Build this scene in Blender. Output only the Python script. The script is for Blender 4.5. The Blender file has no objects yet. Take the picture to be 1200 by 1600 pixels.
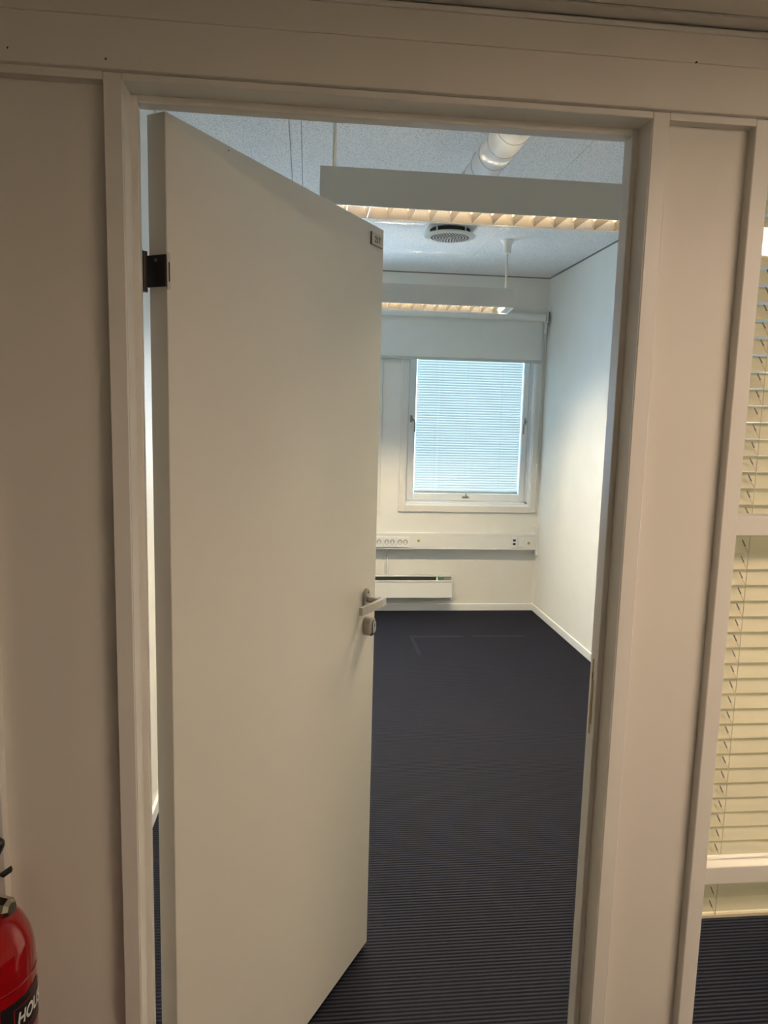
import bpy, bmesh, math, random
from mathutils import Vector, Matrix
random.seed(7)
S = bpy.context.scene
COL = S.collection
PI = math.pi

# ------------------------------------------------------------------ camera
cam_data = bpy.data.cameras.new('camera')
cam = bpy.data.objects.new('camera', cam_data)
COL.objects.link(cam)
CR = Vector((0.9942701, -0.10388974, 0.02517706))
CU = Vector((-0.01110146, 0.1339008, 0.99093256))
CF = Vector((0.10631895, 0.98553412, -0.13198023))
M = Matrix((CR, CU, -CF)).transposed().to_4x4()
M.translation = Vector((0.0, -1.21627, 1.60754))
cam.matrix_world = M
cam_data.sensor_fit = 'HORIZONTAL'
cam_data.sensor_width = 36.0
cam_data.lens = 36.0 * 1137.78 / 1200.0
cam_data.clip_start = 0.02
S.camera = cam

# ------------------------------------------------------------------ world (bright overcast daylight)
W = bpy.data.worlds.new('overcast_sky')
S.world = W
W.use_nodes = True
bg = W.node_tree.nodes['Background']
bg.inputs[0].default_value = (0.54, 0.74, 1.0, 1)
bg.inputs[1].default_value = 16.5

# ------------------------------------------------------------------ exposure
S.view_settings.view_transform = 'Standard'
S.view_settings.look = 'None'
S.view_settings.gamma = 1.0
S.view_settings.exposure = 0.0
S.view_settings.use_curve_mapping = False
S.cycles.max_bounces = 14
S.cycles.diffuse_bounces = 8
S.cycles.transparent_max_bounces = 24
S.cycles.sample_clamp_indirect = 6.0

LAMP_L = 520.0          # radiance of the fluorescent tubes
LAMP_C = (1.0, 0.80, 0.52)
CORR_L = 27.0          # radiance of the corridor panels
CORR_C = (1.0, 0.765, 0.575)

# ------------------------------------------------------------------ dimensions (metres)
XL, XR = -0.59, 1.92          # room side walls
YF, ZC = 4.6335, 2.725        # window wall, room ceiling
YB = 0.108                    # room side of the front partition
CZ = 2.243                    # corridor ceiling
DOOR_L, DOOR_R, DOOR_T = -0.2847, 0.5581, 2.1005

# ------------------------------------------------------------------ materials
def new_mat(name):
    m = bpy.data.materials.new(name)
    m.use_nodes = True
    nt = m.node_tree
    return m, nt, nt.nodes['Principled BSDF'], nt.nodes['Material Output']

def mat(name, col, rough=0.5, metal=0.0, var=0.04, scale=6.0, bump=0.0, bscale=200.0, coat=0.0, spec=0.5):
    m, nt, p, o = new_mat(name)
    p.inputs['Roughness'].default_value = rough
    p.inputs['Metallic'].default_value = metal
    p.inputs['Specular IOR Level'].default_value = spec
    p.inputs['Coat Weight'].default_value = coat
    tc = nt.nodes.new('ShaderNodeTexCoord')
    nz = nt.nodes.new('ShaderNodeTexNoise')
    nz.inputs['Scale'].default_value = scale
    nz.inputs['Detail'].default_value = 4
    nt.links.new(tc.outputs['Object'], nz.inputs['Vector'])
    mx = nt.nodes.new('ShaderNodeMix'); mx.data_type = 'RGBA'
    mx.inputs[6].default_value = (*[c * (1 - var) for c in col], 1)
    mx.inputs[7].default_value = (*[min(1, c * (1 + var)) for c in col], 1)
    nt.links.new(nz.outputs['Fac'], mx.inputs[0])
    nt.links.new(mx.outputs[2], p.inputs['Base Color'])
    if bump:
        nb = nt.nodes.new('ShaderNodeTexNoise'); nb.inputs['Scale'].default_value = bscale
        nt.links.new(tc.outputs['Object'], nb.inputs['Vector'])
        b = nt.nodes.new('ShaderNodeBump'); b.inputs['Strength'].default_value = bump; b.inputs['Distance'].default_value = 0.001
        nt.links.new(nb.outputs['Fac'], b.inputs['Height'])
        nt.links.new(b.outputs['Normal'], p.inputs['Normal'])
    return m

def emit_mat(name, col, strength):
    m, nt, p, o = new_mat(name)
    p.inputs['Base Color'].default_value = (0.8, 0.8, 0.8, 1)
    p.inputs['Emission Color'].default_value = (*col, 1)
    p.inputs['Emission Strength'].default_value = strength
    return m

def glass_mat(name, tint=(1, 1, 1)):
    m, nt, p, o = new_mat(name)
    nt.nodes.remove(p)
    t = nt.nodes.new('ShaderNodeBsdfTransparent'); t.inputs[0].default_value = (*tint, 1)
    g = nt.nodes.new('ShaderNodeBsdfGlossy'); g.inputs['Roughness'].default_value = 0.0
    # Schlick reflectance, the same from both sides of the thin pane
    lw = nt.nodes.new('ShaderNodeLayerWeight'); lw.inputs['Blend'].default_value = 0.5
    pw = nt.nodes.new('ShaderNodeMath'); pw.operation = 'POWER'; pw.inputs[1].default_value = 5.0
    nt.links.new(lw.outputs['Facing'], pw.inputs[0])
    fr = nt.nodes.new('ShaderNodeMath'); fr.operation = 'MULTIPLY_ADD'; fr.inputs[1].default_value = 0.96; fr.inputs[2].default_value = 0.04
    nt.links.new(pw.outputs[0], fr.inputs[0])
    mx = nt.nodes.new('ShaderNodeMixShader')
    nt.links.new(fr.outputs[0], mx.inputs[0]); nt.links.new(t.outputs[0], mx.inputs[1]); nt.links.new(g.outputs[0], mx.inputs[2])
    nt.links.new(mx.outputs[0], o.inputs[0])
    return m

def translucent_mat(name, col, tcol, fac):
    m, nt, p, o = new_mat(name)
    p.inputs['Base Color'].default_value = (*col, 1); p.inputs['Roughness'].default_value = 0.45
    t = nt.nodes.new('ShaderNodeBsdfTranslucent'); t.inputs[0].default_value = (*tcol, 1)
    mx = nt.nodes.new('ShaderNodeMixShader'); mx.inputs[0].default_value = fac
    nt.links.new(p.outputs[0], mx.inputs[1]); nt.links.new(t.outputs[0], mx.inputs[2]); nt.links.new(mx.outputs[0], o.inputs[0])
    return m

def carpet_mat():
    m, nt, p, o = new_mat('ribbed_carpet')
    L = nt.links
    g = nt.nodes.new('ShaderNodeNewGeometry')
    sp = nt.nodes.new('ShaderNodeSeparateXYZ'); L.new(g.outputs['Position'], sp.inputs[0])
    nz = nt.nodes.new('ShaderNodeTexNoise'); nz.inputs['Scale'].default_value = 45; nz.inputs['Detail'].default_value = 3
    L.new(g.outputs['Position'], nz.inputs['Vector'])
    def math_(op, a, b=None):
        n = nt.nodes.new('ShaderNodeMath'); n.operation = op
        for i, v in enumerate((a, b)):
            if v is None: continue
            if isinstance(v, (int, float)): n.inputs[i].default_value = v
            else: L.new(v, n.inputs[i])
        return n.outputs[0]
    y = math_('ADD', sp.outputs['Y'], math_('MULTIPLY', nz.outputs['Fac'], 0.0022))
    w = math_('SINE', math_('MULTIPLY', y, 2 * PI / 0.0135))
    w = math_('ADD', math_('MULTIPLY', w, 0.5), 0.5)
    # thin light thread pattern
    fine = nt.nodes.new('ShaderNodeTexNoise'); fine.inputs['Scale'].default_value = 900; fine.inputs['Detail'].default_value = 2
    L.new(g.outputs['Position'], fine.inputs['Vector'])
    f = math_('MULTIPLY', w, math_('ADD', math_('MULTIPLY', fine.outputs['Fac'], 0.9), 0.45))
    ramp = nt.nodes.new('ShaderNodeValToRGB')
    e = ramp.color_ramp.elements
    e[0].position = 0.22; e[0].color = (0.0007, 0.0007, 0.0018, 1)
    e[1].position = 0.95; e[1].color = (0.0185, 0.0208, 0.0350, 1)
    L.new(f, ramp.inputs[0])
    # large faint soiling
    big = nt.nodes.new('ShaderNodeTexNoise'); big.inputs['Scale'].default_value = 2.2; big.inputs['Detail'].default_value = 5
    L.new(g.outputs['Position'], big.inputs['Vector'])
    mx = nt.nodes.new('ShaderNodeMix'); mx.data_type = 'RGBA'; mx.blend_type = 'MULTIPLY'; mx.inputs[0].default_value = 1
    rb = nt.nodes.new('ShaderNodeValToRGB'); rb.color_ramp.elements[0].color = (0.8, 0.8, 0.8, 1); rb.color_ramp.elements[1].color = (1.15, 1.15, 1.15, 1)
    L.new(big.outputs['Fac'], rb.inputs[0]); L.new(ramp.outputs[0], mx.inputs[6]); L.new(rb.outputs[0], mx.inputs[7])
    # pale dust outline left by a cabinet, near the window wall
    def band(v, a, b): return math_('MULTIPLY', math_('GREATER_THAN', v, a), math_('LESS_THAN', v, b))
    X, Y = sp.outputs['X'], sp.outputs['Y']
    l1 = math_('MULTIPLY', band(Y, 3.885, 3.935), math_('ADD', band(X, 0.79, 1.16), band(X, 1.24, 1.63)))
    l2 = math_('MULTIPLY', band(Y, 3.50, 3.93), band(X, 0.765, 0.79))
    dust = math_('MULTIPLY', math_('ADD', l1, l2), math_('MULTIPLY', fine.outputs['Fac'], 0.55))
    md = nt.nodes.new('ShaderNodeMix'); md.data_type = 'RGBA'
    md.inputs[7].default_value = (0.045, 0.045, 0.05, 1)
    L.new(dust, md.inputs[0]); L.new(mx.outputs[2], md.inputs[6])
    L.new(md.outputs[2], p.inputs['Base Color'])
    p.inputs['Roughness'].default_value = 0.75
    p.inputs['Specular IOR Level'].default_value = 0.06
    p.inputs['Sheen Weight'].default_value = 0.0
    b = nt.nodes.new('ShaderNodeBump'); b.inputs['Strength'].default_value = 0.35; b.inputs['Distance'].default_value = 0.002
    L.new(f, b.inputs['Height']); L.new(b.outputs['Normal'], p.inputs['Normal'])
    return m

def ceiling_mat():
    m, nt, p, o = new_mat('mineral_ceiling')
    L = nt.links
    tc = nt.nodes.new('ShaderNodeNewGeometry')
    v = nt.nodes.new('ShaderNodeTexNoise'); v.inputs['Scale'].default_value = 190; v.inputs['Detail'].default_value = 2; v.inputs['Roughness'].default_value = 0.6
    mp = nt.nodes.new('ShaderNodeMapping'); mp.inputs['Scale'].default_value = (1, 0.6, 1)
    L.new(tc.outputs['Position'], mp.inputs[0]); L.new(mp.outputs[0], v.inputs['Vector'])
    r = nt.nodes.new('ShaderNodeValToRGB')
    r.color_ramp.elements[0].position = 0.36; r.color_ramp.elements[0].color = (0.62, 0.61, 0.60, 1)
    r.color_ramp.elements[1].position = 0.50; r.color_ramp.elements[1].color = (0.90, 0.885, 0.875, 1)
    L.new(v.outputs['Fac'], r.inputs[0]); L.new(r.outputs[0], p.inputs['Base Color'])
    b = nt.nodes.new('ShaderNodeBump'); b.inputs['Strength'].default_value = 0.5; b.inputs['Distance'].default_value = 0.002
    L.new(v.outputs['Fac'], b.inputs['Height']); L.new(b.outputs['Normal'], p.inputs['Normal'])
    p.inputs['Roughness'].default_value = 0.9
    return m

MT = {
    'wall':    mat('painted_wall', (0.805, 0.79, 0.74), 0.55, bump=0.15, bscale=350),
    'joinery': mat('painted_joinery', (0.74, 0.72, 0.67), 0.42, var=0.03, bump=0.06, bscale=120),
    'panel':   mat('painted_panel', (0.72, 0.69, 0.63), 0.5, var=0.04, scale=2.0, bump=0.10, bscale=160),
    'door':    mat('painted_door', (0.74, 0.71, 0.64), 0.42, var=0.03, scale=1.5, bump=0.05, bscale=140),
    'edge':    mat('door_edge_paint', (0.55, 0.52, 0.46), 0.5),
    'white':   mat('white_plastic', (0.80, 0.80, 0.77), 0.4, var=0.02),
    'lacquer': mat('white_lacquer', (0.82, 0.83, 0.82), 0.3, var=0.02),
    'housing': mat('grey_lamp_housing', (0.55, 0.54, 0.50), 0.45, var=0.03),
    'lampside': mat('lamp_side_white', (0.62, 0.61, 0.57), 0.4, var=0.03),
    'louvre':  mat('louvre_aluminium', (0.74, 0.67, 0.60), 0.2, metal=1.0, var=0.02),
    'duct':    mat('white_duct', (0.80, 0.79, 0.78), 0.6, var=0.02, spec=0.25),
    'ductrib': mat('duct_joint', (0.42, 0.41, 0.40), 0.5),
    'dark':    mat('dark_void', (0.012, 0.012, 0.012), 0.7),
    'black':   mat('black_plastic', (0.015, 0.015, 0.015), 0.35),
    'bronze':  mat('dark_hinge_steel', (0.035, 0.028, 0.024), 0.45, metal=0.5),
    'brass':   mat('worn_brass', (0.32, 0.24, 0.12), 0.4, metal=0.9),
    'steel':   mat('satin_steel', (0.38, 0.35, 0.32), 0.3, metal=0.95, var=0.05, scale=40),
    'nickel':  mat('nickel_valve', (0.62, 0.57, 0.45), 0.25, metal=1.0),
    'red':     mat('red_enamel', (0.30, 0.003, 0.005), 0.10, var=0.03, coat=0.6),
    'redline': mat('red_print', (0.35, 0.01, 0.02), 0.4),
    'labelblack': mat('black_label', (0.012, 0.010, 0.010), 0.4),
    'print':   mat('white_print', (0.72, 0.72, 0.70), 0.5),
    'ink':     mat('dark_print', (0.02, 0.02, 0.02), 0.6),
    'yellow':  mat('yellow_sticker', (0.42, 0.30, 0.05), 0.5),
    'green':   mat('green_display', (0.02, 0.16, 0.07), 0.4),
    'grey':    mat('grey_plastic', (0.22, 0.21, 0.20), 0.4),
    'plate_shadow_line': mat('plate_edge_shadow', (0.14, 0.115, 0.09), 0.5),
    'plate':   mat('number_plate', (0.58, 0.54, 0.48), 0.4),
    'shade_post': mat('shade_post_grey', (0.35, 0.33, 0.30), 0.9),
    'fabric':  mat('roller_fabric', (0.78, 0.78, 0.74), 0.8, bump=0.2, bscale=900),
    'cord':    mat('blind_cord', (0.62, 0.58, 0.46), 0.7),
    'glass':   glass_mat('clear_glass'),
    'daypane': glass_mat('tinted_pane', (0.95, 0.98, 0.98)),
    'slat':    translucent_mat('cream_slat', (0.84, 0.79, 0.60), (0.66, 0.58, 0.34), 0.28),
    'dayslat': translucent_mat('white_slat', (0.80, 0.80, 0.80), (0.95, 0.93, 0.80), 0.07),
    'carpet':  carpet_mat(),
    'ceil':    ceiling_mat(),
    'tube':    emit_mat('fluorescent_tube', LAMP_C, LAMP_L),
    'panel_light': emit_mat('corridor_diffuser', CORR_C, CORR_L),
}

# ------------------------------------------------------------------ mesh helpers
class MB:
    """collects shapes into one mesh"""
    def __init__(s): s.bm = bmesh.new()
    def box(s, x0, x1, y0, y1, z0, z1, bev=0.0, seg=1):
        r = bmesh.ops.create_cube(s.bm, size=1.0)
        vs = r['verts']
        for v in vs:
            v.co = Vector(((x0 + x1) / 2 + v.co.x * (x1 - x0), (y0 + y1) / 2 + v.co.y * (y1 - y0), (z0 + z1) / 2 + v.co.z * (z1 - z0)))
        if bev:
            es = list({e for v in vs for e in v.link_edges})
            bmesh.ops.bevel(s.bm, geom=es, offset=bev, segments=seg, affect='EDGES', profile=0.5)
        return s
    def prism(s, pts, axis, a, b):
        """extrude a closed outline (2-D, counter-clockwise) along axis 0/1/2 from a to b"""
        def P(p, t):
            return {0: (t, p[0], p[1]), 1: (p[0], t, p[1]), 2: (p[0], p[1], t)}[axis]
        A = [s.bm.verts.new(P(p, a)) for p in pts]; B = [s.bm.verts.new(P(p, b)) for p in pts]
        n = len(pts)
        fs = [s.bm.faces.new(A[::-1]), s.bm.faces.new(B)]
        for i in range(n): fs.append(s.bm.faces.new((A[i], A[(i + 1) % n], B[(i + 1) % n], B[i])))
        bmesh.ops.recalc_face_normals(s.bm, faces=fs)
        return s
    def lathe(s, prof, c, axis=2, seg=32, cap=True):
        """revolve (radius, height) profile around an axis through c"""
        c = Vector(c); rings = []
        for r, h in prof:
            ring = []
            for i in range(seg):
                a = 2 * PI * i / seg; u, v = r * math.cos(a), r * math.sin(a)
                d = {2: (u, v, h), 1: (u, h, v), 0: (h, u, v)}[axis]
                ring.append(s.bm.verts.new(c + Vector(d)))
            rings.append(ring)
        fs = []
        for A, B in zip(rings, rings[1:]):
            for i in range(seg): fs.append(s.bm.faces.new((A[i], A[(i + 1) % seg], B[(i + 1) % seg], B[i])))
        if cap:
            fs.append(s.bm.faces.new(rings[0][::-1])); fs.append(s.bm.faces.new(rings[-1]))
        bmesh.ops.recalc_face_normals(s.bm, faces=fs)
        return s
    def tube(s, pts, r, seg=8):
        pts = [Vector(p) for p in pts]; rings = []
        for i, p in enumerate(pts):
            d = (pts[min(i + 1, len(pts) - 1)] - pts[max(i - 1, 0)]).normalized()
            up = Vector((0, 0, 1)) if abs(d.z) < 0.9 else Vector((1, 0, 0))
            a = d.cross(up).normalized(); b = d.cross(a)
            rr = r[i] if isinstance(r, (list, tuple)) else r
            rings.append([s.bm.verts.new(p + rr * (a * math.cos(2 * PI * k / seg) + b * math.sin(2 * PI * k / seg))) for k in range(seg)])
        fs = []
        for A, B in zip(rings, rings[1:]):
            for k in range(seg): fs.append(s.bm.faces.new((A[k], A[(k + 1) % seg], B[(k + 1) % seg], B[k])))
        fs.append(s.bm.faces.new(rings[0])); fs.append(s.bm.faces.new(rings[-1]))
        bmesh.ops.recalc_face_normals(s.bm, faces=fs)
        return s
    def oval(s, c, hw, hh, d, axis=1, seg=28, chamfer=0.0):
        """upright oval plate (racetrack) of half sizes hw, hh; thickness d along -y from c"""
        def ring(k, y):
            out = []
            for i in range(seg):
                a = 2 * PI * i / seg
                x, z = hw * math.cos(a), hw * math.sin(a) + (hh - hw) * (1 if math.sin(a) >= 0 else -1)
                f = k
                out.append(s.bm.verts.new((c[0] + x * f, y, c[2] + z * f)))
            return out
        ys = [(1, c[1]), (1, c[1] - d + chamfer), ((hw - chamfer) / hw, c[1] - d)]
        rings = [ring(k, y) for k, y in ys]
        fs = []
        for A, B in zip(rings, rings[1:]):
            for i in range(seg): fs.append(s.bm.faces.new((A[i], A[(i + 1) % seg], B[(i + 1) % seg], B[i])))
        fs.append(s.bm.faces.new(rings[0])); fs.append(s.bm.faces.new(rings[-1]))
        bmesh.ops.recalc_face_normals(s.bm, faces=fs)
        return s
    def mesh(s, name, shift=(0, 0, 0)):
        if any(shift): bmesh.ops.translate(s.bm, verts=s.bm.verts, vec=-Vector(shift))
        me = bpy.data.meshes.new(name); s.bm.to_mesh(me); s.bm.free()
        return me
    def build(s, name, m, parent=None, smooth=False, world=True):
        """one mesh object; its shapes are in world space unless world=False (then in the parent's own space)"""
        sh = root_loc(parent) if (parent is not None and world) else (0, 0, 0)
        if parent is None:
            s.bm.verts.ensure_lookup_table()
            xs = [v.co for v in s.bm.verts]
            sh = ((min(c.x for c in xs) + max(c.x for c in xs)) / 2, (min(c.y for c in xs) + max(c.y for c in xs)) / 2, min(c.z for c in xs))
        me = s.mesh(name, sh)
        return link(name, me, m, parent, sh if parent is None else (0, 0, 0), smooth)

def root_loc(o):
    v = Vector((0, 0, 0))
    while o is not None:
        v += o.location; o = o.parent
    return tuple(v)

def link(name, me, m, parent=None, loc=(0, 0, 0), smooth=False):
    o = bpy.data.objects.new(name, me)
    COL.objects.link(o)
    if m is not None and not me.materials: me.materials.append(MT[m] if isinstance(m, str) else m)
    o.parent = parent; o.location = loc
    if smooth:
        for p in me.polygons: p.use_smooth = True
        try:
            me.set_sharp_from_angle(angle=math.radians(38))
        except Exception:
            pass
    return o

def box(name, m, parent, *a, bev=0.0, seg=1):
    return MB().box(*a, bev=bev, seg=seg).build(name, m, parent)

def tag(o, label, cat, group=None, kind=None):
    o['label'] = label; o['category'] = cat
    if group: o['group'] = group
    if kind: o['kind'] = kind
    return o

def empty(name, loc, label, cat, group=None, kind=None, rz=0.0, rx=0.0):
    o = bpy.data.objects.new(name, None)
    COL.objects.link(o)
    o.location = loc; o.rotation_euler = (rx, 0, rz); o.empty_display_size = 0.05
    return tag(o, label, cat, group, kind)

def copies(o, parent, offs):
    """copies of a one-mesh part, sharing its mesh"""
    for d in offs:
        c = o.copy(); COL.objects.link(c); c.parent = parent
        c.location = Vector(o.location) + Vector(d)

def text_mesh(s, size, extrude=0.0006, bold=0.0):
    cu = bpy.data.curves.new('lettering', 'FONT'); cu.body = s; cu.size = size; cu.extrude = extrude; cu.offset = bold
    cu.align_x = 'CENTER'; cu.align_y = 'CENTER'
    ob = bpy.data.objects.new('lettering', cu); COL.objects.link(ob)
    bpy.context.view_layer.update()
    me = bpy.data.meshes.new_from_object(ob.evaluated_get(bpy.context.evaluated_depsgraph_get()))
    bpy.data.objects.remove(ob); bpy.data.curves.remove(cu)
    me.materials.clear()
    return me

# ================================================================== THE SETTING
# floor
fl = MB().box(-3.2, 4.2, -2.2, YF + 0.02, -0.1, 0).build('floor', 'carpet')
tag(fl, 'dark blue ribbed carpet floor running through the doorway', 'floor', kind='structure')

# window wall with two window openings
WO = (0.797, 1.845, 0.882, 2.24)               # opening of the window in view: x0, x1, z0, z1
WO2 = (-0.505, 0.543, 0.882, 2.24)             # its twin behind the door leaf
bk = MB()
y0, y1 = YF, YF + 0.26
bk.box(-0.79, WO2[0], y0, y1, -0.1, 2.95); bk.box(WO2[1], WO[0], y0, y1, -0.1, 2.95); bk.box(WO[1], 2.12, y0, y1, -0.1, 2.95)
for w in (WO, WO2):
    bk.box(w[0], w[1], y0, y1, -0.1, w[2]); bk.box(w[0], w[1], y0, y1, w[3], 2.95)
tag(bk.build('wall_back', 'wall'), 'cream painted wall holding the window at the far end', 'wall', kind='structure')
tag(box('wall_right', 'wall', None, XR, XR + 0.2, 0.0, YF, -0.1, 2.95), 'bare pale wall on the right side of the empty office', 'wall', kind='structure')
tag(box('wall_left', 'wall', None, XL - 0.2, XL, YB, YF, -0.1, 2.95), 'pale wall seen through the gap at the door hinges', 'wall', kind='structure')

# baseboards
tag(box('baseboard_back', 'lacquer', None, XL, XR, YF - 0.013, YF, 0, 0.056, bev=0.002), 'low painted baseboard under the heater on the window wall', 'baseboard', kind='structure')
tag(box('baseboard_right', 'lacquer', None, XR - 0.013, XR, YB, YF - 0.013, 0, 0.056, bev=0.002), 'low painted baseboard along the bare right wall', 'baseboard', kind='structure')
tag(box('baseboard_left', 'lacquer', None, XL, XL + 0.013, YB, YF - 0.013, 0, 0.056, bev=0.002), 'low painted baseboard glimpsed in the hinge gap', 'baseboard', kind='structure')

# room ceiling: backing slab with long mineral panels hung below it
ce = empty('ceiling', (0.665, 2.4, ZC), 'speckled white office ceiling of long mineral fibre panels', 'ceiling', kind='structure')
box('backing_slab', 'dark', ce, XL, XR, YB - 0.1, YF, ZC + 0.03, ZC + 0.1)
g = 0.0035
for a, b in ((XL + 0.008, -0.0850), (-0.0825, -0.0365), (-0.0340, 1.1405 - g * 0.4), (1.1405 + g * 0.4, XR - 0.008)):
    box('ceiling_panel', 'ceil', ce, a, b, YB, YF - 0.010, ZC, ZC + 0.025)

box('shadow_line_strip', 'grey', ce, XL, XR, YF - 0.0015, YF + 0.001, ZC - 0.007, ZC + 0.02)  # dark grey strips on the wall tops stand in for the shaded ceiling gap
box('shadow_line_strip', 'grey', ce, XR - 0.0015, XR + 0.001, YB, YF, ZC - 0.007, ZC + 0.02)

# front partition: posts, recessed panels, header boards
fp = empty('wall_front', (0.15, 0, 0), 'cream panelled corridor partition around the office door', 'wall', kind='structure')
PXL0, PXL1 = -0.3136, DOOR_L
PXR1, PXR2 = DOOR_R, 0.5878
PG1, PG2 = 0.7379, 0.7685
SG_R = 1.36                                     # right end of the side light
REC = 0.021
def post(a, b): return box('post', 'joinery', fp, a, b, 0.0, YB, 0, DOOR_T + 0.011, bev=0.0015)
post(PXR1 + 0.0002, PXR2); post(PG1, PG2); post(PXL0, PXL1 - 0.0002); post(-0.537, -0.5065); post(SG_R, SG_R + 0.03); post(-1.50, -1.47); post(2.30, 2.33)
def panel(a, b): return box('wall_panel', 'panel', fp, a, b, REC, YB - 0.004, 0, DOOR_T - 0.001)
panel(PXR2, PG1); panel(-0.5065, PXL0); panel(-1.47, -0.537); panel(-3.1, -1.50); panel(SG_R + 0.03, 2.30); panel(2.33, 4.1)
MB().prism([(PXR2 - 0.0005, 0.008), (PXR2 + 0.0055, REC + 0.001), (PXR2 - 0.0005, REC + 0.001)], 2, 0, DOOR_T - 0.001).build('bead', 'joinery', fp)
# rail over the posts and panels
for a, b in ((-3.1, -1.50), (-1.47, -0.537), (-0.5065, PXL0), (PXR2, PG1), (PG2, SG_R), (SG_R + 0.03, 2.30), (2.33, 4.1)):
    box('top_rail', 'joinery', fp, a, b, 0.0, YB, DOOR_T - 0.001, DOOR_T + 0.011)
hb = box('header_board', 'panel', fp, -3.1, 4.1, -0.010, YB, 2.1115, 2.1845, bev=0.001)
box('header_board', 'panel', fp, -3.1, 4.1, -0.0085, YB, 2.1855, 2.2305, bev=0.001)
box('header_board', 'panel', fp, -3.1, 4.1, 0.0, YB, 2.2305, 2.95)
for x, z in ((-0.4449, 2.1295), (-0.3053, 2.1244), (0.62, 2.186)):
    MB().lathe([(0.0013, -0.0112), (0.0013, -0.008)], (x, 0, z), axis=1, seg=10).build('nail_hole', 'ink', hb)
# room-side lining of the partition above and beside the openings is the same solid wood

# door frame: jambs with stop, head
ST = 0.011
df = empty('trim_1', (0.137, 0.05, 0), 'painted rebated door frame around the open doorway', 'door frame', kind='structure')
jl = MB().box(DOOR_L - 0.0005, DOOR_L + ST, 0.05, 0.068, 0, DOOR_T, bev=0.0012)
jl.box(DOOR_L - 0.0004, DOOR_L + 0.0008, 0.002, 0.107, 0, DOOR_T)
jl.build('jamb', 'joinery', df)
jr = MB().box(DOOR_R - ST, DOOR_R + 0.0005, 0.05, 0.068, 0, DOOR_T, bev=0.0012)
jr.box(DOOR_R - 0.0008, DOOR_R + 0.0004, 0.002, 0.107, 0, DOOR_T)
jr.build('jamb', 'joinery', df)
jh = MB().box(DOOR_L, DOOR_R, 0.0, YB, DOOR_T, 2.1114, bev=0.001)
jh.box(DOOR_L + ST, DOOR_R - ST, 0.05, 0.068, DOOR_T - ST, DOOR_T + 0.001, bev=0.0012)
jh.build('head', 'joinery', df)
sp = MB().box(DOOR_R - 0.0028, DOOR_R - 0.0008, 0.069, 0.094, 1.0, 1.15)
spo = sp.build('strike_plate', 'brass', df)
MB().box(DOOR_R - 0.0032, DOOR_R - 0.0027, 0.074, 0.090, 1.095, 1.125).box(DOOR_R - 0.0032, DOOR_R - 0.0027, 0.074, 0.090, 1.03, 1.075).build('latch_hole', 'dark', spo)
MB().box(DOOR_R - ST - 0.0012, DOOR_R - ST, 0.0635, 0.0682, 1.03, 1.118).build('strike_lip', 'brass', df)

# corridor shell
cc = empty('ceiling', (0.5, -1.05, CZ), 'low beige corridor ceiling above the partition header', 'ceiling', kind='structure')
LP = (0.90, 2.00, -1.45, -1.02)     # luminaire cut-out x0 x1 y0 y1
tiles = []
xs = [-3.1, -2.45, -1.85, -1.25, -0.65, -0.05, 0.148, LP[0], LP[1], 2.6, 3.2, 4.1]
ys = [-2.1, LP[2], LP[3], -0.0435]
for i in range(len(xs) - 1):
    for j in range(3):
        if j == 1 and abs(xs[i] - LP[0]) < 1e-6: continue
        box('ceiling_tile', 'panel', cc, xs[i] + 0.0015, xs[i + 1] - 0.0015, ys[j] + 0.0015, ys[j + 1] - 0.0015, CZ, CZ + 0.015)
box('backing_slab', 'dark', cc, -3.1, 4.1, -2.1, -0.0, CZ + 0.06, CZ + 0.1)
ct = MB().box(-3.1, 4.1, -0.0125, -0.0086, 2.2295, 2.2372).box(-3.1, 4.1, -0.0395, -0.0100, CZ - 0.002, CZ + 0.002)
tag(ct.build('trim_2', 'joinery'), 'thin angle trim where the corridor ceiling meets the header', 'trim', kind='structure')
tag(box('wall_corridor', 'wall', None, -3.1, 4.1, -2.2, -2.1, 0, 2.4), 'corridor wall opposite the office door', 'wall', kind='structure')
tag(box('wall_corridor_left', 'wall', None, -3.2, -3.1, -2.2, 0.1, 0, 2.4), 'end wall on the left of the corridor', 'wall', kind='structure')
tag(box('wall_corridor_right', 'wall', None, 4.1, 4.2, -2.2, 0.1, 0, 2.4), 'end wall on the right of the corridor', 'wall', kind='structure')

def corridor_lamp(x0, x1, y0, y1, label, em='panel_light'):
    t = empty('ceiling_light', ((x0 + x1) / 2, (y0 + y1) / 2, CZ), label, 'ceiling light', 'recessed corridor lights')
    f = MB()
    w = 0.018
    f.box(x0 + .001, x1 - .001, y0 + .001, y0 + w, CZ - 0.004, CZ + 0.04).box(x0 + .001, x1 - .001, y1 - w, y1 - .001, CZ - 0.004, CZ + 0.04)
    f.box(x0 + .001, x0 + w, y0 + w, y1 - w, CZ - 0.004, CZ + 0.04).box(x1 - w, x1 - .001, y0 + w, y1 - w, CZ - 0.004, CZ + 0.04)
    f.build('frame', 'white', t)
    box('diffuser', em, t, x0 + w, x1 - w, y0 + w, y1 - w, CZ + 0.002, CZ + 0.012)
    return t
corridor_lamp(LP[0], LP[1], LP[2], LP[3], 'recessed glowing panel in the corridor ceiling right of the doorway')

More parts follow.
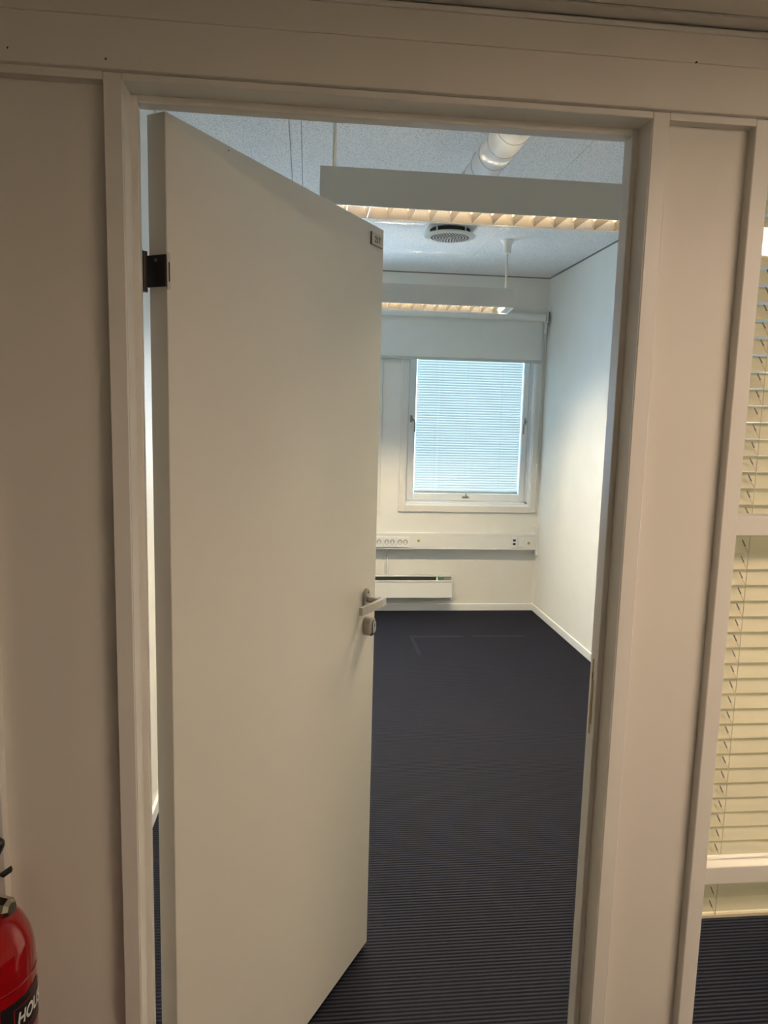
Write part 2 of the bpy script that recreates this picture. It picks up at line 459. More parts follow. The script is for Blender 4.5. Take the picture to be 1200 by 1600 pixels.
# ------------------------------------------------------------------ office windows
def make_window(n, w, label, handles=True):
    x0, x1, z0, z1 = w
    t = empty('window_%d' % n, ((x0 + x1) / 2, YF, z0), label, 'window', kind='structure')
    c = 0.051
    # casing on the wall face, mitred look: four boards
    for a in ((x0 - c, x0 + .001, z0 - c, z1 + c), (x1 - .001, x1 + c, z0 - c, z1 + c)):
        box('casing', 'joinery', t, a[0], a[1], YF - 0.013, YF + 0.002, a[2], a[3], bev=0.002)
    box('casing', 'joinery', t, x0, x1, YF - 0.0125, YF + 0.002, z0 - c, z0 + .001, bev=0.002)
    box('casing', 'joinery', t, x0, x1, YF - 0.0125, YF + 0.002, z1 - .001, z1 + c, bev=0.002)
    # lining + fixed frame with a step
    f = MB()
    yl, yb = YF + 0.002, YF + 0.20
    f.box(x0, x0 + 0.006, yl, yb, z0, z1).box(x1 - 0.006, x1, yl, yb, z0, z1).box(x0, x1, yl, yb, z0, z0 + 0.006).box(x0, x1, yl, yb, z1 - 0.006, z1)
    ys = YF + 0.062
    f.box(x0, x0 + 0.019, ys, yb, z0, z1).box(x1 - 0.026, x1, ys, yb, z0, z1).box(x0, x1, ys, yb, z0, z0 + 0.030).box(x0, x1, ys, yb, z1 - 0.030, z1)
    f.box(x0, x1, YF + 0.035, yb, z0, z0 + 0.018)
    f.build('frame', 'lacquer', t)
    # sash
    sx0, sx1, sz0, sz1 = x0 + 0.0225, x1 - 0.0295, z0 + 0.034, z1 - 0.034
    s0, s1 = YF + 0.070, YF + 0.16
    sw = 0.058
    s = MB()
    s.box(sx0, sx0 + sw, s0, s1, sz0, sz1, bev=0.003).box(sx1 - 0.044, sx1, s0, s1, sz0, sz1, bev=0.003)
    s.box(sx0 + sw - .003, sx1 - 0.041, s0, s1, sz0, sz0 + sw, bev=0.003).box(sx0 + sw - .003, sx1 - 0.041, s0, s1, sz1 - sw, sz1, bev=0.003)
    so = s.build('sash', 'lacquer', t)
    gx0, gx1, gz0, gz1 = sx0 + sw, sx1 - 0.044, sz0 + sw, sz1 - sw
    box('pane', 'daypane', t, gx0 - .005, gx1 + .005, YF + 0.088, YF + 0.091, gz0 - .005, gz1 + .005)
    box('pane', 'daypane', t, gx0 - .005, gx1 + .005, YF + 0.145, YF + 0.148, gz0 - .005, gz1 + .005)
    if handles:
        for hx, sgn in ((sx0 + 0.024, 1), (sx1 - 0.022, -1)):
            hz = 1.583
            h = MB().box(hx - 0.009, hx + 0.009, s0 - 0.006, s0 + .001, hz - 0.028, hz + 0.028, bev=0.002)
            ho = h.build('handle', 'steel', so)
            MB().tube([(hx, s0 - 0.004, hz), (hx, s0 - 0.035, hz), (hx + sgn * 0.016, s0 - 0.045, hz - 0.012), (hx + sgn * 0.023, s0 - 0.047, hz - 0.03), (hx + sgn * 0.023, s0 - 0.047, hz - 0.105)], 0.0065, 8).build('handle_grip', 'grey', so, smooth=True)
        lx, lz = 1.317, sz0 + 0.032
        MB().box(lx - 0.028, lx + 0.028, s0 - 0.006, s0 + .001, lz - 0.010, lz + 0.006, bev=0.002).tube([(lx, s0 - 0.005, lz), (lx, s0 - 0.025, lz + 0.004), (lx - 0.006, s0 - 0.03, lz + 0.03)], 0.005, 8).build('latch', 'steel', so)
    return gx0, gx1, gz0, gz1
G1 = make_window(1, WO, 'white framed window with venetian blind inside the panes')
G2 = make_window(2, WO2, 'white framed window on the far wall, hidden by the open door', handles=False)

tag(MB().box(1.36, 1.56, YF + 0.75, YF + 0.95, -0.5, 3.5, bev=0.01).build('trim_3', 'shade_post'), 'added unseen post outside that darkens a band of the venetian blind', 'post', kind='structure')  # unseen post added to cast the faint dark band on the blind

def window_blind(gw, label, ztop, tilt, y, inset_l, inset_r):
    x0, x1, z0, z1 = gw
    x0 += inset_l; x1 -= inset_r
    t = empty('venetian_blind', ((x0 + x1) / 2, y, z0), label, 'window blind')
    box('head_rail', 'lacquer', t, x0, x1, y - 0.012, y + 0.012, z1 - 0.02, z1)
    box('bottom_rail', 'housing', t, x0, x1, y - 0.010, y + 0.010, z0 + 0.001, z0 + 0.022, bev=0.003)
    pitch = 0.0205; n = int((z1 - 0.03 - z0 - 0.028) / pitch)
    hw = 0.0145; c, s_ = math.cos(tilt), math.sin(tilt)
    # one gently curved slat, shared by all
    b = MB()
    prof = []
    K = 4
    for i in range(K + 1):
        u = -hw + 2 * hw * i / K; v = 0.0018 * (1 - (u / hw) ** 2)
        prof.append((u * c - v * s_, u * s_ + v * c))
    L0 = [b.bm.verts.new((x0 - (x0 + x1) / 2, p[0], p[1])) for p in prof]; L1 = [b.bm.verts.new((x1 - (x0 + x1) / 2, p[0], p[1])) for p in prof]
    for i in range(K): b.bm.faces.new((L0[i], L1[i], L1[i + 1], L0[i + 1]))
    me = b.mesh('slat')
    for k in range(n):
        o = link('slat', me, 'dayslat', t, (0, 0, 0.034 + k * pitch))
    for cx in (x0 + 0.16, (x0 + x1) / 2 - 0.02, x1 - 0.17):
        MB().box(cx - 0.0015, cx + 0.0015, y - 0.0145, y - 0.0135, z0 + 0.01, z1).build('ladder_cord', 'lacquer', t)
    return t
window_blind(G1, 'closed white venetian blind between the panes of the window in view', None, math.radians(76), YF + 0.118, 0.010, 0.003)

# ------------------------------------------------------------------ side light window beside the door
sw = empty('window_3', ((PG2 + SG_R) / 2, 0, 0), 'tall glazed side light with two transoms right of the door', 'window', kind='structure')
for z0_, z1_ in ((1.4078, 1.4437), (0.7271, 0.763)):
    box('transom', 'joinery', sw, PG2, SG_R, 0.004, 0.044, z0_, z1_, bev=0.0015)
box('sill', 'joinery', sw, PG2, SG_R, 0.002, 0.075, 0.0, 0.06, bev=0.0015)
for z0_, z1_ in ((1.4437, DOOR_T - 0.001), (0.763, 1.4078), (0.06, 0.7271)):
    box('pane', 'glass', sw, PG2, SG_R, 0.028, 0.032, z0_, z1_)
    box('glazing_bead', 'joinery', sw, PG2, PG2 + 0.006, 0.036, 0.05, z0_, z1_)

def side_blind():
    y = 0.098; x0, x1 = PG2 + 0.004, SG_R - 0.004
    zb, zt = 0.592, 2.085
    t = empty('venetian_blind', ((x0 + x1) / 2, y, zb), 'cream venetian blind of wide slats behind the glazed side light', 'window blind')
    box('head_rail', 'slat', t, x0, x1, y - 0.02, y + 0.02, zt - 0.03, zt)
    box('bottom_rail', 'slat', t, x0, x1, y - 0.014, y + 0.014, zb, zb + 0.012, bev=0.003)
    pitch = 0.0314; hw = 0.0185; tilt = math.radians(53)
    c, s_ = math.cos(tilt), math.sin(tilt)
    b = MB(); prof = []
    K = 5
    for i in range(K + 1):
        u = -hw + 2 * hw * i / K; v = -0.0032 * (1 - (u / hw) ** 2)
        prof.append((u * c + v * s_, -(-u * s_) + v * c * -1))
    mx = (x0 + x1) / 2
    L0 = [b.bm.verts.new((x0 - mx, p[0], p[1])) for p in prof]; L1 = [b.bm.verts.new((x1 - mx, p[0], p[1])) for p in prof]
    for i in range(K): b.bm.faces.new((L0[i], L1[i], L1[i + 1], L0[i + 1]))
    me = b.mesh('slat')
    n = int((zt - 0.04 - zb - 0.02) / pitch)
    for k in range(n):
        link('slat', me, 'slat', t, (0, 0, 0.030 + k * pitch), True)
    for cx in (0.842, SG_R - 0.09):
        cd = MB(); sl = MB()
        yf_ = y - 0.019
        cd.tube([(cx + 0.004, yf_, zb + 0.01), (cx + 0.004, yf_, zt - 0.01)], 0.0007, 5)
        for k in range(n):
            z = zb + 0.030 + k * pitch
            cd.tube([(cx + 0.004, yf_, z - 0.014), (cx - 0.003, yf_ + 0.004, z + 0.0), (cx - 0.006, yf_ + 0.009, z + 0.012)], 0.0007, 5)
            sl.tube([(cx - 0.007, yf_ + 0.006, z + 0.011), (cx - 0.0035, yf_ + 0.0005, z + 0.000)], 0.0014, 5)
        cd.build('ladder_cord', 'cord', t)
        so_ = sl.build('cord_slot', 'grey', t); so_['kind'] = 'stuff'
side_blind()

# ================================================================== THE DOOR
DA = math.radians(58.28)
dr = empty('door_1', (-0.2394, 0.098, 0.0), 'cream flush door standing half open with steel handle', 'door', kind='structure', rz=DA)
DW, DT = 0.833, 0.040
leaf = MB().box(0, DW, 0, DT, 0.012, DOOR_T - 0.003, bev=0.0012).build('leaf', 'door', dr, world=False)
def dpart(b, name, m, parent=None, smooth=False):
    return b.build(name, m, parent or dr, smooth, world=False)
dpart(MB().box(-0.0006, 0.0002, 0.001, DT - 0.001, 0.013, DOOR_T - 0.0045), 'edge_band', 'edge')
# lever handle on the corridor face (local -y)
hx, hz = 0.772, 1.100
dpart(MB().oval((hx, 0.0, hz), 0.0165, 0.029, 0.009, chamfer=0.003), 'handle_rose', 'steel', smooth=True)
hr = dr.children[-1]
for dz in (0.019, -0.019):
    MB().lathe([(0.0035, -0.0094), (0.0035, -0.008)], (hx, 0, hz + dz), axis=1, seg=12).build('screw', 'dark', hr, world=False)
lev = MB()
lev.lathe([(0.0085, -0.055), (0.0085, -0.006)], (hx, 0, hz - 0.001), axis=1, seg=20)
# flat bar lever sweeping back towards the hinges
pts = [(0.0115, -0.044), (0.0125, -0.056), (0.006, -0.062), (-0.02, -0.0635), (-0.07, -0.062), (-0.128, -0.058)]
th = 0.0105
outer = [(hx + p[0], p[1]) for p in pts]
inner = [(hx - 0.128, -0.058 + th), (hx - 0.07, -0.062 + th), (hx - 0.02, -0.0635 + th), (hx - 0.004, -0.050), (hx + 0.0, -0.044)]
lev.prism([(p[0], p[1]) for p in outer + inner], 2, hz - 0.011, hz + 0.010)
dpart(lev, 'handle_lever', 'steel')
# lock cylinder below
cz_ = 1.0215
cyl = dpart(MB().oval((hx + 0.004, 0.0, cz_), 0.0175, 0.0265, 0.026, chamfer=0.004), 'lock_cylinder', 'steel', smooth=True)
MB().oval((hx + 0.004, -0.0255, cz_), 0.0115, 0.0195, 0.0014).build('lock_groove', 'dark', cyl, world=False)
MB().oval((hx + 0.005, -0.0258, cz_), 0.0098, 0.0178, 0.0026, chamfer=0.0008).build('lock_core', 'steel', cyl, world=False)
MB().box(hx + 0.0035, hx + 0.0065, -0.0289, -0.0283, cz_ + 0.001, cz_ + 0.011).build('key_slot', 'dark', cyl, world=False)
# number plate
npx = (0.755, 0.8215)
pl_ = dpart(MB().box(npx[0], npx[1], -0.004, 0.0, 2.0465, 2.0775, bev=0.0008), 'number_plate', 'plate')
pl_['label'] = 'small door sign reading 217'
MB().box(npx[0] - 0.0006, npx[0] + 0.0008, -0.0048, 0.0, 2.0465, 2.0775).box(npx[0], npx[1] - 0.004, -0.0048, 0.0, 2.0458, 2.0475).build('plate_shadow_line', 'plate_shadow_line', pl_, world=False)  # dark strips painted for the shadow along the left and lower plate edges
MB().box(0.812, 0.8195, -0.0046, -0.0038, 2.0485, 2.054).build('plate_corner', 'print', pl_, world=False)
tm = text_mesh('217', 0.0215, 0.0004, 0.0004)
tm.transform(Matrix.Translation((0.789, -0.0042, 2.0615)) @ Matrix.Rotation(PI / 2, 4, 'X'))
link('lettering', tm, 'ink', pl_)
MB().lathe([(0.0015, -0.0005), (0.0015, 0.0)], (0.168, 0, 2.0885), axis=1, seg=8).build('screw_hole', 'ink', dr, world=False)
# hinges: leaf plate on the hinge edge, knuckle at the room side, jamb plate
for zc in (1.842, 0.25):
    h = dpart(MB().box(-0.0035, 0.0006, 0.001, DT + 0.002, zc - 0.0265, zc + 0.0265, bev=0.0008), 'hinge', 'bronze')
    MB().lathe([(0.0065, zc - 0.034), (0.0065, zc + 0.034)], (-0.004, DT + 0.009, 0), seg=16).build('hinge_knuckle', 'bronze', h, world=False)
    MB().box(-0.0008, 0.006, -0.0012, 0.0004, zc - 0.031, zc + 0.030).build('hinge_leaf', 'plate', h, world=False)
    MB().box(0.0018, 0.0042, -0.0018, -0.0008, zc - 0.018, zc + 0.014).build('hinge_slot', 'bronze', h, world=False)
    MB().lathe([(0.003, -0.0042), (0.003, -0.003)], (0, 0.022, zc + 0.018), axis=0, seg=10).build('screw', 'steel', h, world=False)
    box('jamb_plate', 'bronze', df, DOOR_L - 0.0001, DOOR_L + 0.0032, 0.072, 0.1075, zc - 0.034, zc + 0.034)

# ================================================================== PENDANT LAMPS
def make_lamp(yc, zb, tilt, label, rods):
    Lx0, Lx1 = 0.034, 1.290
    w, h = 0.160, 0.120
    xc = (Lx0 + Lx1) / 2
    t = empty('pendant_lamp', (xc, yc, zb), label, 'pendant lamp', 'hanging office lamps', rx=tilt)
    hl = (Lx1 - Lx0) / 2
    def P(b, name, m, parent=None, smooth=False): return b.build(name, m, parent or t, smooth, world=False)
    for s in (-1, 1):
        ya, yb = sorted((s * w / 2, s * (w / 2 - 0.002)))
        P(MB().box(-hl, hl, ya, yb, 0, h), 'side_panel', 'lampside')
        xa, xb = sorted((s * hl, s * (hl - 0.002)))
        P(MB().box(xa, xb, -w / 2 + 0.002, w / 2 - 0.002, 0, h), 'end_plate', 'lampside')
    # top pan with an opening slot each side for the upward light
    P(MB().box(-hl + 0.002, hl - 0.002, -0.056, 0.056, 0.098, 0.100), 'top_pan', 'white')
    # bottom rim
    rim = MB()
    rim.box(-hl, hl, -w / 2, -w / 2 + 0.005, -0.0008, 0.0004).box(-hl, hl, w / 2 - 0.005, w / 2, -0.0008, 0.0004)
    rim.box(-hl, -hl + 0.012, -w / 2, w / 2, -0.002, 0.001).box(hl - 0.012, hl, -w / 2, w / 2, -0.002, 0.001)
    P(rim, 'bottom_rim', 'lacquer')
    P(MB().box(-hl + 0.012, -hl + 0.055, -w / 2 + 0.008, w / 2 - 0.008, 0.0, 0.002), 'blank_plate', 'housing')
    P(MB().box(hl - 0.055, hl - 0.012, -w / 2 + 0.008, w / 2 - 0.008, 0.0, 0.002), 'blank_plate', 'housing')
    # long slanted reflectors
    for s in (-1, 1):
        P(MB().prism([(s * 0.0725, 0.001), (s * 0.0740, 0.001), (s * 0.052, 0.062), (s * 0.0505, 0.062)], 0, -hl + 0.055, hl - 0.055), 'reflector', 'louvre')
    # cross blades: wedges, thin below and broad above
    n = 15
    span = 2 * (hl - 0.055)
    me = MB().prism([(-0.0010, 0.001), (0.0010, 0.001), (0.0070, 0.030), (-0.0070, 0.030)], 1, -0.0715, 0.0715).mesh('louvre_blade')
    for i in range(n):
        link('louvre_blade', me, 'louvre', t, (-hl + 0.055 + span * (i + 0.5) / n, 0, 0))
    for y in (-0.024, 0.024):
        P(MB().lathe([(0.013, -hl + 0.06), (0.013, hl - 0.06)], (0, y, 0.078), axis=0, seg=12), 'fluorescent_tube', 'tube', smooth=True)
    # suspension rods with ceiling cups
    for rx_ in rods:
        inv = t.matrix_basis.inverted()
        top = Vector((rx_ - xc, 0, 0)); wz = ZC - zb
        ca, sa = math.cos(-tilt), math.sin(-tilt)
        def loc(z): return (rx_ - xc, -0.0 * ca - (z) * sa, z * ca) if False else (rx_ - xc, (z) * math.sin(tilt), z * math.cos(tilt))
        r = P(MB().tube([loc(0.098), loc(wz - 0.05)], 0.0068, 10), 'suspension_rod', 'lampside', smooth=True)
        cu = MB().lathe([(0.022, -0.082), (0.025, -0.079), (0.026, -0.036), (0.031, -0.022), (0.042, -0.006), (0.048, -0.002), (0.048, -0.0005)], (0, 0, 0), seg=24)
        bmesh.ops.rotate(cu.bm, verts=cu.bm.verts, cent=(0, 0, 0), matrix=Matrix.Rotation(-tilt, 3, 'X'))
        bmesh.ops.translate(cu.bm, verts=cu.bm.verts, vec=loc(wz))
        P(cu, 'ceiling_cup', 'white', smooth=True)
    return t
make_lamp(1.411, 2.300, 0.0, 'long grey pendant lamp with louvred underside nearest the door', (0.083, 1.241))
make_lamp(3.485, 2.291, math.radians(-6.5), 'long pendant lamp with louvres hanging in front of the window', (0.085, 1.2527))

# ================================================================== CEILING VENTILATION
DX, DZ, DRR = 0.705, 2.612, 0.0625
dc = empty('ventilation_duct', (DX, 1.2, DZ), 'round white ventilation duct running under the ceiling above the near lamp', 'duct')
MB().lathe([(DRR, YB + 0.001), (DRR, 2.08)], (DX, 0, DZ), axis=1, seg=48).build('pipe', 'duct', dc, smooth=True)
me = MB().lathe([(DRR - 0.001, -0.0016), (DRR + 0.0012, -0.0016), (DRR + 0.0012, 0.0016), (DRR - 0.001, 0.0016)], (0, 0, 0), axis=1, seg=48).mesh('pipe_seam')
for k in range(14):
    link('pipe_seam', me, 'ductrib', dc, (0, 0.19 + k * 0.135 - 1.2, 0))
MB().lathe([(DRR + 0.004, 2.04), (DRR + 0.004, 2.085), (DRR - 0.01, 2.088)], (DX, 0, DZ), axis=1, seg=48).build('end_collar', 'duct', dc, smooth=True)
MB().box(DX - 0.012, DX + 0.012, 0.70, 0.72, DZ + DRR - 0.004, ZC).box(DX - 0.012, DX + 0.012, 2.0, 2.02, DZ + DRR - 0.004, ZC).build('hanger', 'duct', dc)

vx, vy, vz = 0.824, 3.19, 2.655
av = empty('air_diffuser', (vx, vy, ZC), 'round perforated white air diffuser on a square ceiling plate', 'air vent')
box('mounting_plate', 'white', av, vx - 0.145, vx + 0.145, vy - 0.145, vy + 0.145, ZC - 0.03, ZC - 0.0005, bev=0.004)
MB().lathe([(0.118, ZC - 0.03 - vz), (0.118, 0.016)], (vx, vy, vz), seg=40).build('neck', 'dark', av, smooth=True)
disc = MB().lathe([(0.0, 0.016), (0.135, 0.014), (0.150, 0.008), (0.150, 0.002), (0.140, -0.002), (0.118, -0.004), (0.112, -0.003), (0.0, -0.003)], (vx, vy, vz), seg=56, cap=False)
disc.build('disc', 'lacquer', av, smooth=True)
# perforations, dark little holes in rings (too small to pick apart singly)
pf = MB()
for ring in range(1, 7):
    r = 0.0178 * ring
    n = max(6, int(2 * PI * r / 0.0172))
    for k in range(n):
        a = 2 * PI * (k + 0.5 * (ring % 2)) / n
        cx, cy = vx + r * math.cos(a), vy + r * math.sin(a)
        pf.lathe([(0.0070, vz - 0.0036), (0.0070, vz - 0.001)], (cx, cy, 0), seg=8)
po = pf.build('perforation', 'dark', av); po['kind'] = 'stuff'
for a in (0.6, 2.2, 3.9, 5.3):
    cx, cy = vx + 0.128 * math.cos(a), vy + 0.128 * math.sin(a)
    MB().lathe([(0.005, vz + 0.012), (0.005, ZC - 0.028)], (cx, cy, 0), seg=10).build('stay', 'white', av)

# ================================================================== ROLLER BLIND
rb = empty('roller_blind', (0.68, YF, 2.41), 'white roller blind pulled a little way down over the window', 'roller blind')
ry, rz_ = YF - 0.062, 2.408
MB().lathe([(0.031, -0.50), (0.031, 1.876)], (0, ry, rz_), axis=0, seg=28).build('roll', 'fabric', rb, smooth=True)
MB().box(-0.49, 1.872, ry + 0.0303, ry + 0.0312, 2.070, rz_).build('fabric', 'fabric', rb)
MB().box(-0.49, 1.874, ry + 0.025, ry + 0.036, 2.052, 2.073, bev=0.003).build('bottom_bar', 'housing', rb)
for x in (-0.52, 1.887):
    b_ = MB().box(x - 0.003, x + 0.003, ry - 0.034, YF, rz_ - 0.04, rz_ + 0.04, bev=0.002)
    b_.box(x - 0.003, x + 0.02, YF - 0.004, YF, rz_ - 0.04, rz_ + 0.04) if x > 0 else None
    b_.build('bracket', 'white', rb)
MB().lathe([(0.024, 1.8765), (0.024, 1.8835)], (0, ry, rz_), axis=0, seg=24).box(1.888, 1.908, ry - 0.02, ry + 0.025, rz_ - 0.03, rz_ + 0.045, bev=0.004).build('chain_drive', 'grey', rb)
MB().box(1.878, 1.889, ry - 0.018, ry + 0.018, rz_ - 0.125, rz_ - 0.035, bev=0.004).build('drive_cover', 'white', rb)
MB().tube([(1.876, ry - 0.012, rz_ - 0.05), (1.878, ry - 0.008, 1.8), (1.882, YF - 0.03, 1.22)], 0.0022, 6).tube([(1.876, ry + 0.014, rz_ - 0.05), (1.880, ry + 0.02, 1.8), (1.884, YF - 0.022, 1.22)], 0.0022, 6).build('pull_chain', 'housing', rb)
MB().box(1.880, 1.893, YF - 0.036, YF - 0.010, 1.165, 1.245, bev=0.003).build('chain_holder', 'white', rb)

# ================================================================== CABLE TRUNKING AND SOCKETS
tk = empty('cable_trunking', (0.66, YF, 0.528), 'long cream cable trunking with sockets under the window', 'cable trunking')
ty = YF - 0.058
MB().box(XL + 0.002, 1.897, ty + 0.004, YF, 0.528, 0.662, bev=0.002).build('trunk_body', 'white', tk)
MB().box(XL + 0.002, 1.8965, ty, ty + 0.006, 0.528, 0.541, bev=0.001).box(XL + 0.002, 1.8965, ty, ty + 0.006, 0.640, 0.662, bev=0.001).build('trunk_edge', 'white', tk)
MB().box(XL + 0.002, 1.8965, ty + 0.0015, ty + 0.005, 0.543, 0.638).build('trunk_cover', 'white', tk)
MB().box(1.897, 1.9195, ty - 0.006, YF, 0.485, 0.720, bev=0.002).build('end_cap', 'white', tk)
def double_socket(x0):
    s = MB().box(x0, x0 + 0.105, ty - 0.007, ty + 0.002, 0.545, 0.630, bev=0.002).build('socket', 'lacquer', tk)
    for cx in (x0 + 0.030, x0 + 0.075):
        cz = 0.588
        MB().lathe([(0.0195, -0.0074), (0.0195, -0.004)], (cx, ty, cz), axis=1, seg=28).build('outlet', 'grey', s)
        MB().lathe([(0.0155, -0.0080), (0.0155, -0.004)], (cx, ty, cz - 0.002), axis=1, seg=28).build('outlet_face', 'white', s)
        m = MB()
        for dx in (-0.0085, 0.0085): m.lathe([(0.0032, -0.0086), (0.0032, -0.007)], (cx + dx, ty, cz), axis=1, seg=10)
        m.build('pin_hole', 'ink', s)
for x0 in (0.731, 0.623, 0.515, 0.407): double_socket(x0)
for x in (0.9145, 1.838):
    MB().box(x - 0.009, x + 0.009, ty - 0.0006, ty + 0.002, 0.574 if x > 1 else 0.588, 0.594 if x > 1 else 0.608).build('sticker', 'yellow', tk)
rj = MB().box(1.690, 1.737, ty - 0.006, ty + 0.002, 0.547, 0.632, bev=0.002).build('data_outlet', 'lacquer', tk)
for z in (0.598, 0.568): MB().box(1.702, 1.725, ty - 0.0068, ty - 0.004, z, z + 0.018).build('port', 'ink', rj)
rs = MB().box(1.745, 1.795, ty - 0.006, ty + 0.002, 0.547, 0.632, bev=0.002).build('blank_outlet', 'white', tk)
MB().box(1.751, 1.789, ty - 0.010, ty - 0.005, 0.555, 0.624, bev=0.002).build('rocker', 'white', rs)
for i, x in enumerate((0.648, 0.668)):
    tag(MB().tube([(x, YF - 0.010, 0.527), (x, YF - 0.008, 0.306)], 0.0042, 8).build('cable', 'white', None, smooth=True),
        ['white cable dropping from the trunking, the left of two', 'white cable dropping from the trunking, the right of two'][i], 'cable', 'heater cables')

# ================================================================== PANEL HEATER
ht = empty('panel_heater', (0.75, YF, 0.1265), 'low white panel heater mounted under the trunking', 'heater')
hy0, hy1 = YF - 0.088, YF - 0.02
MB().box(0.20, 1.200, hy0, hy1, 0.1265, 0.2715, bev=0.003).build('body', 'lacquer', ht)
MB().box(0.20, 1.203, hy0 - 0.003, hy0 + 0.02, 0.263, 0.2725, bev=0.001).build('front_lip', 'lacquer', ht)
MB().box(0.203, 1.197, hy1 - 0.012, hy1, 0.270, 0.305, bev=0.001).box(1.192, 1.2005, hy0, hy1, 0.270, 0.305).box(0.2, 0.208, hy0, hy1, 0.270, 0.305).box(0.2, 1.2, hy0 + 0.03, hy1, 0.3015, 0.305).build('back_plate', 'lacquer', ht)
MB().box(0.21, 1.068, hy0 + 0.012, hy0 + 0.016, 0.272, 0.3015).build('grille', 'dark', ht)
MB().box(1.068, 1.080, hy0 + 0.008, hy0 + 0.016, 0.272, 0.3015).build('divider', 'lacquer', ht)
cp = MB().box(1.080, 1.192, hy0 + 0.010, hy0 + 0.016, 0.272, 0.3015).build('control_panel', 'grey', ht)
MB().box(1.084, 1.108, hy0 + 0.0085, hy0 + 0.011, 0.276, 0.298).box(1.112, 1.130, hy0 + 0.0085, hy0 + 0.011, 0.276, 0.298).build('display', 'green', cp)
for x in (0.4, 1.0): MB().box(x, x + 0.04, hy1, YF, 0.15, 0.26).build('wall_bracket', 'white', ht)

# ================================================================== FIRE EXTINGUISHER
EX, EY, ER = -0.506, -0.102, 0.078
fe = empty('fire_extinguisher', (EX, EY, 0.24), 'red fire extinguisher with black label hanging on the corridor wall', 'fire extinguisher')
prof = [(0.0, 0.240), (0.060, 0.240), (0.073, 0.247), (ER, 0.262), (ER, 0.725)]
for i in range(1, 9):
    a = i / 8 * PI / 2 * 0.93
    prof.append((0.022 + (ER - 0.022) * math.cos(a) ** 0.9, 0.725 + 0.088 * math.sin(a)))
prof += [(0.020, 0.816), (0.020, 0.826)]
MB().lathe(prof, (EX, EY, 0), seg=64, cap=False).build('cylinder', 'red', fe, smooth=True)
MB().lathe([(ER + 0.0006, 0.7085), (ER + 0.0012, 0.7095), (ER + 0.0012, 0.7115), (ER + 0.0006, 0.7125)], (EX, EY, 0), seg=64, cap=False).build('weld_seam', 'red', fe, smooth=True)
def arc(name, m, parent, a0, a1, z0, z1, r, n=24):
    b = MB(); bm = b.bm
    lo = []; hi = []
    for i in range(n + 1):
        a = a0 + (a1 - a0) * i / n
        lo.append(bm.verts.new((EX + r * math.cos(a), EY + r * math.sin(a), z0))); hi.append(bm.verts.new((EX + r * math.cos(a), EY + r * math.sin(a), z1)))
    for i in range(n): bm.faces.new((lo[i], lo[i + 1], hi[i + 1], hi[i]))
    return b.build(name, m, parent, True)
rd = math.radians
lab = arc('label_band', 'labelblack', fe, rd(-160), rd(12), 0.622, 0.690, ER + 0.0008, 60)
lab['label'] = 'black printed label band'
arc('label_line', 'redline', lab, rd(-51.5), rd(-50.5), 0.622, 0.690, ER + 0.0014, 2)
for z in (0.634, 0.676): arc('label_frame', 'redline', lab, rd(-35), rd(11), z, z + 0.0012, ER + 0.0014, 16)
arc('label_frame', 'redline', lab, rd(-36), rd(-35), 0.634, 0.6772, ER + 0.0014, 2)
tm = text_mesh('HOUSEGARD', 0.030, 0.0, 0.0009)
xmin = min(v.co.x for v in tm.vertices)
R_ = ER + 0.0018
for v in tm.vertices:
    a = rd(-31) + (v.co.x - xmin + 0.22 * v.co.y) * 0.74 / R_
    z = 0.6555 + v.co.y
    v.co = Vector((EX + R_ * math.cos(a), EY + R_ * math.sin(a), z)) - Vector(root_loc(lab))
link('lettering', tm, 'print', lab)
arc('lower_label', 'print', fe, rd(-130), rd(-50), 0.40, 0.60, ER + 0.0008, 24)
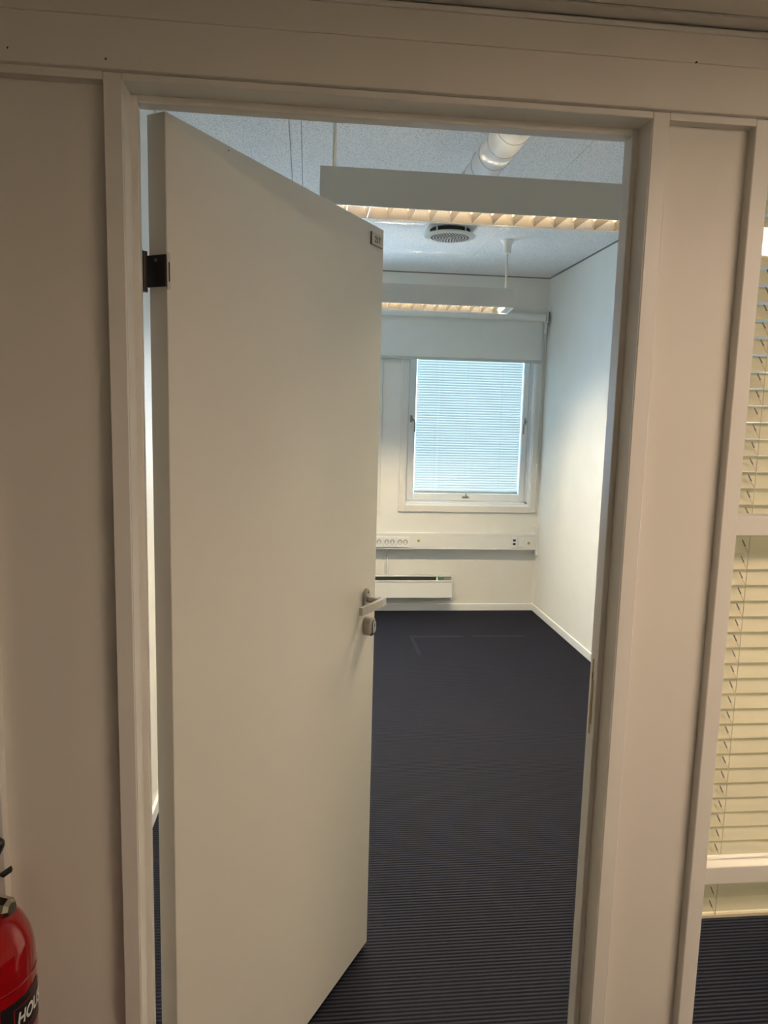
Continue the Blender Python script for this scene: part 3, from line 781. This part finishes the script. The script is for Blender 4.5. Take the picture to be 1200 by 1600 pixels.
# valve, gauge, handles
MB().lathe([(0.020, 0.824), (0.023, 0.826), (0.023, 0.838), (0.016, 0.842), (0.016, 0.885), (0.012, 0.89)], (EX, EY, 0), seg=24).build('valve', 'nickel', fe, smooth=True)
nut = MB().tube([(EX + 0.012, EY - 0.004, 0.832), (EX + 0.052, EY - 0.018, 0.832)], 0.0155, 8).tube([(EX + 0.051, EY - 0.0177, 0.832), (EX + 0.058, EY - 0.020, 0.832)], [0.0155, 0.010], 8)
nut.build('pressure_nut', 'nickel', fe)
def bar(name, m, P, w, t):
    """bent flat bar through points P (x along bar direction, z), laid along direction d"""
    d = Vector((0.90, -0.43, 0)).normalized(); nrm = Vector((-d.y, d.x, 0))
    b = MB(); A = []
    for i, (u, z) in enumerate(P):
        q0, q1 = P[max(i - 1, 0)], P[min(i + 1, len(P) - 1)]
        tx, tz = q1[0] - q0[0], q1[1] - q0[1]; l = math.hypot(tx, tz); nx, nz = -tz / l, tx / l
        ww = w * (0.6 if i in (0, len(P) - 1) else 1)
        ring = []
        for sa, sb in ((-1, -1), (1, -1), (1, 1), (-1, 1)):
            ring.append(b.bm.verts.new(Vector((EX, EY, 0)) + d * (u + sb * t / 2 * nx) + nrm * (sa * ww / 2) + Vector((0, 0, z + sb * t / 2 * nz))))
        A.append(ring)
    for r0, r1 in zip(A, A[1:]):
        for k in range(4): b.bm.faces.new((r0[k], r0[(k + 1) % 4], r1[(k + 1) % 4], r1[k]))
    b.bm.faces.new(A[0][::-1]); b.bm.faces.new(A[-1])
    bmesh.ops.recalc_face_normals(b.bm, faces=b.bm.faces)
    return b.build(name, m, fe)
bar('carry_handle', 'black', [(-0.015, 0.862), (0.016, 0.868), (0.044, 0.884), (0.058, 0.897), (0.063, 0.896)], 0.026, 0.006)
_d = Vector((0.90, -0.43, 0)).normalized()
MB().tube([Vector((EX, EY, z)) + _d * u for u, z in ((-0.03, 0.878), (0.008, 0.887), (0.028, 0.908), (0.042, 0.932), (0.047, 0.941), (0.0495, 0.9455), (0.051, 0.948))],
          [0.008, 0.009, 0.0095, 0.010, 0.0095, 0.0075, 0.003], 14).build('squeeze_lever', 'black', fe, smooth=True)
MB().tube([(EX - 0.015, EY + 0.0, 0.848), (EX - 0.05, EY - 0.01, 0.845), (EX - 0.092, EY - 0.01, 0.80), (EX - 0.098, EY - 0.01, 0.70), (EX - 0.094, EY - 0.01, 0.45)], 0.010, 12).build('hose', 'black', fe, smooth=True)
MB().lathe([(ER + 0.001, 0.52), (ER + 0.003, 0.522), (ER + 0.003, 0.538), (ER + 0.001, 0.54)], (EX, EY, 0), seg=48, cap=False).build('strap', 'black', fe, smooth=True)
MB().box(EX - 0.02, EX + 0.02, -0.024, 0.0255, 0.50, 0.70).box(EX - 0.012, EX + 0.012, EY + ER - 0.002, -0.0, 0.52, 0.56).build('wall_bracket', 'steel', fe)

# ------------------------------------------------------------------ daylight portals at the window openings
for w in (WO, WO2):
    ld = bpy.data.lights.new('daylight_portal', 'AREA'); ld.shape = 'RECTANGLE'
    ld.size = w[1] - w[0]; ld.size_y = w[3] - w[2]
    ld.cycles.is_portal = True
    lo = bpy.data.objects.new('daylight_portal', ld); COL.objects.link(lo)
    lo.location = ((w[0] + w[1]) / 2, YF + 0.262, (w[2] + w[3]) / 2)
    lo.rotation_euler = (-PI / 2, 0, 0)      # faces into the room (-y)
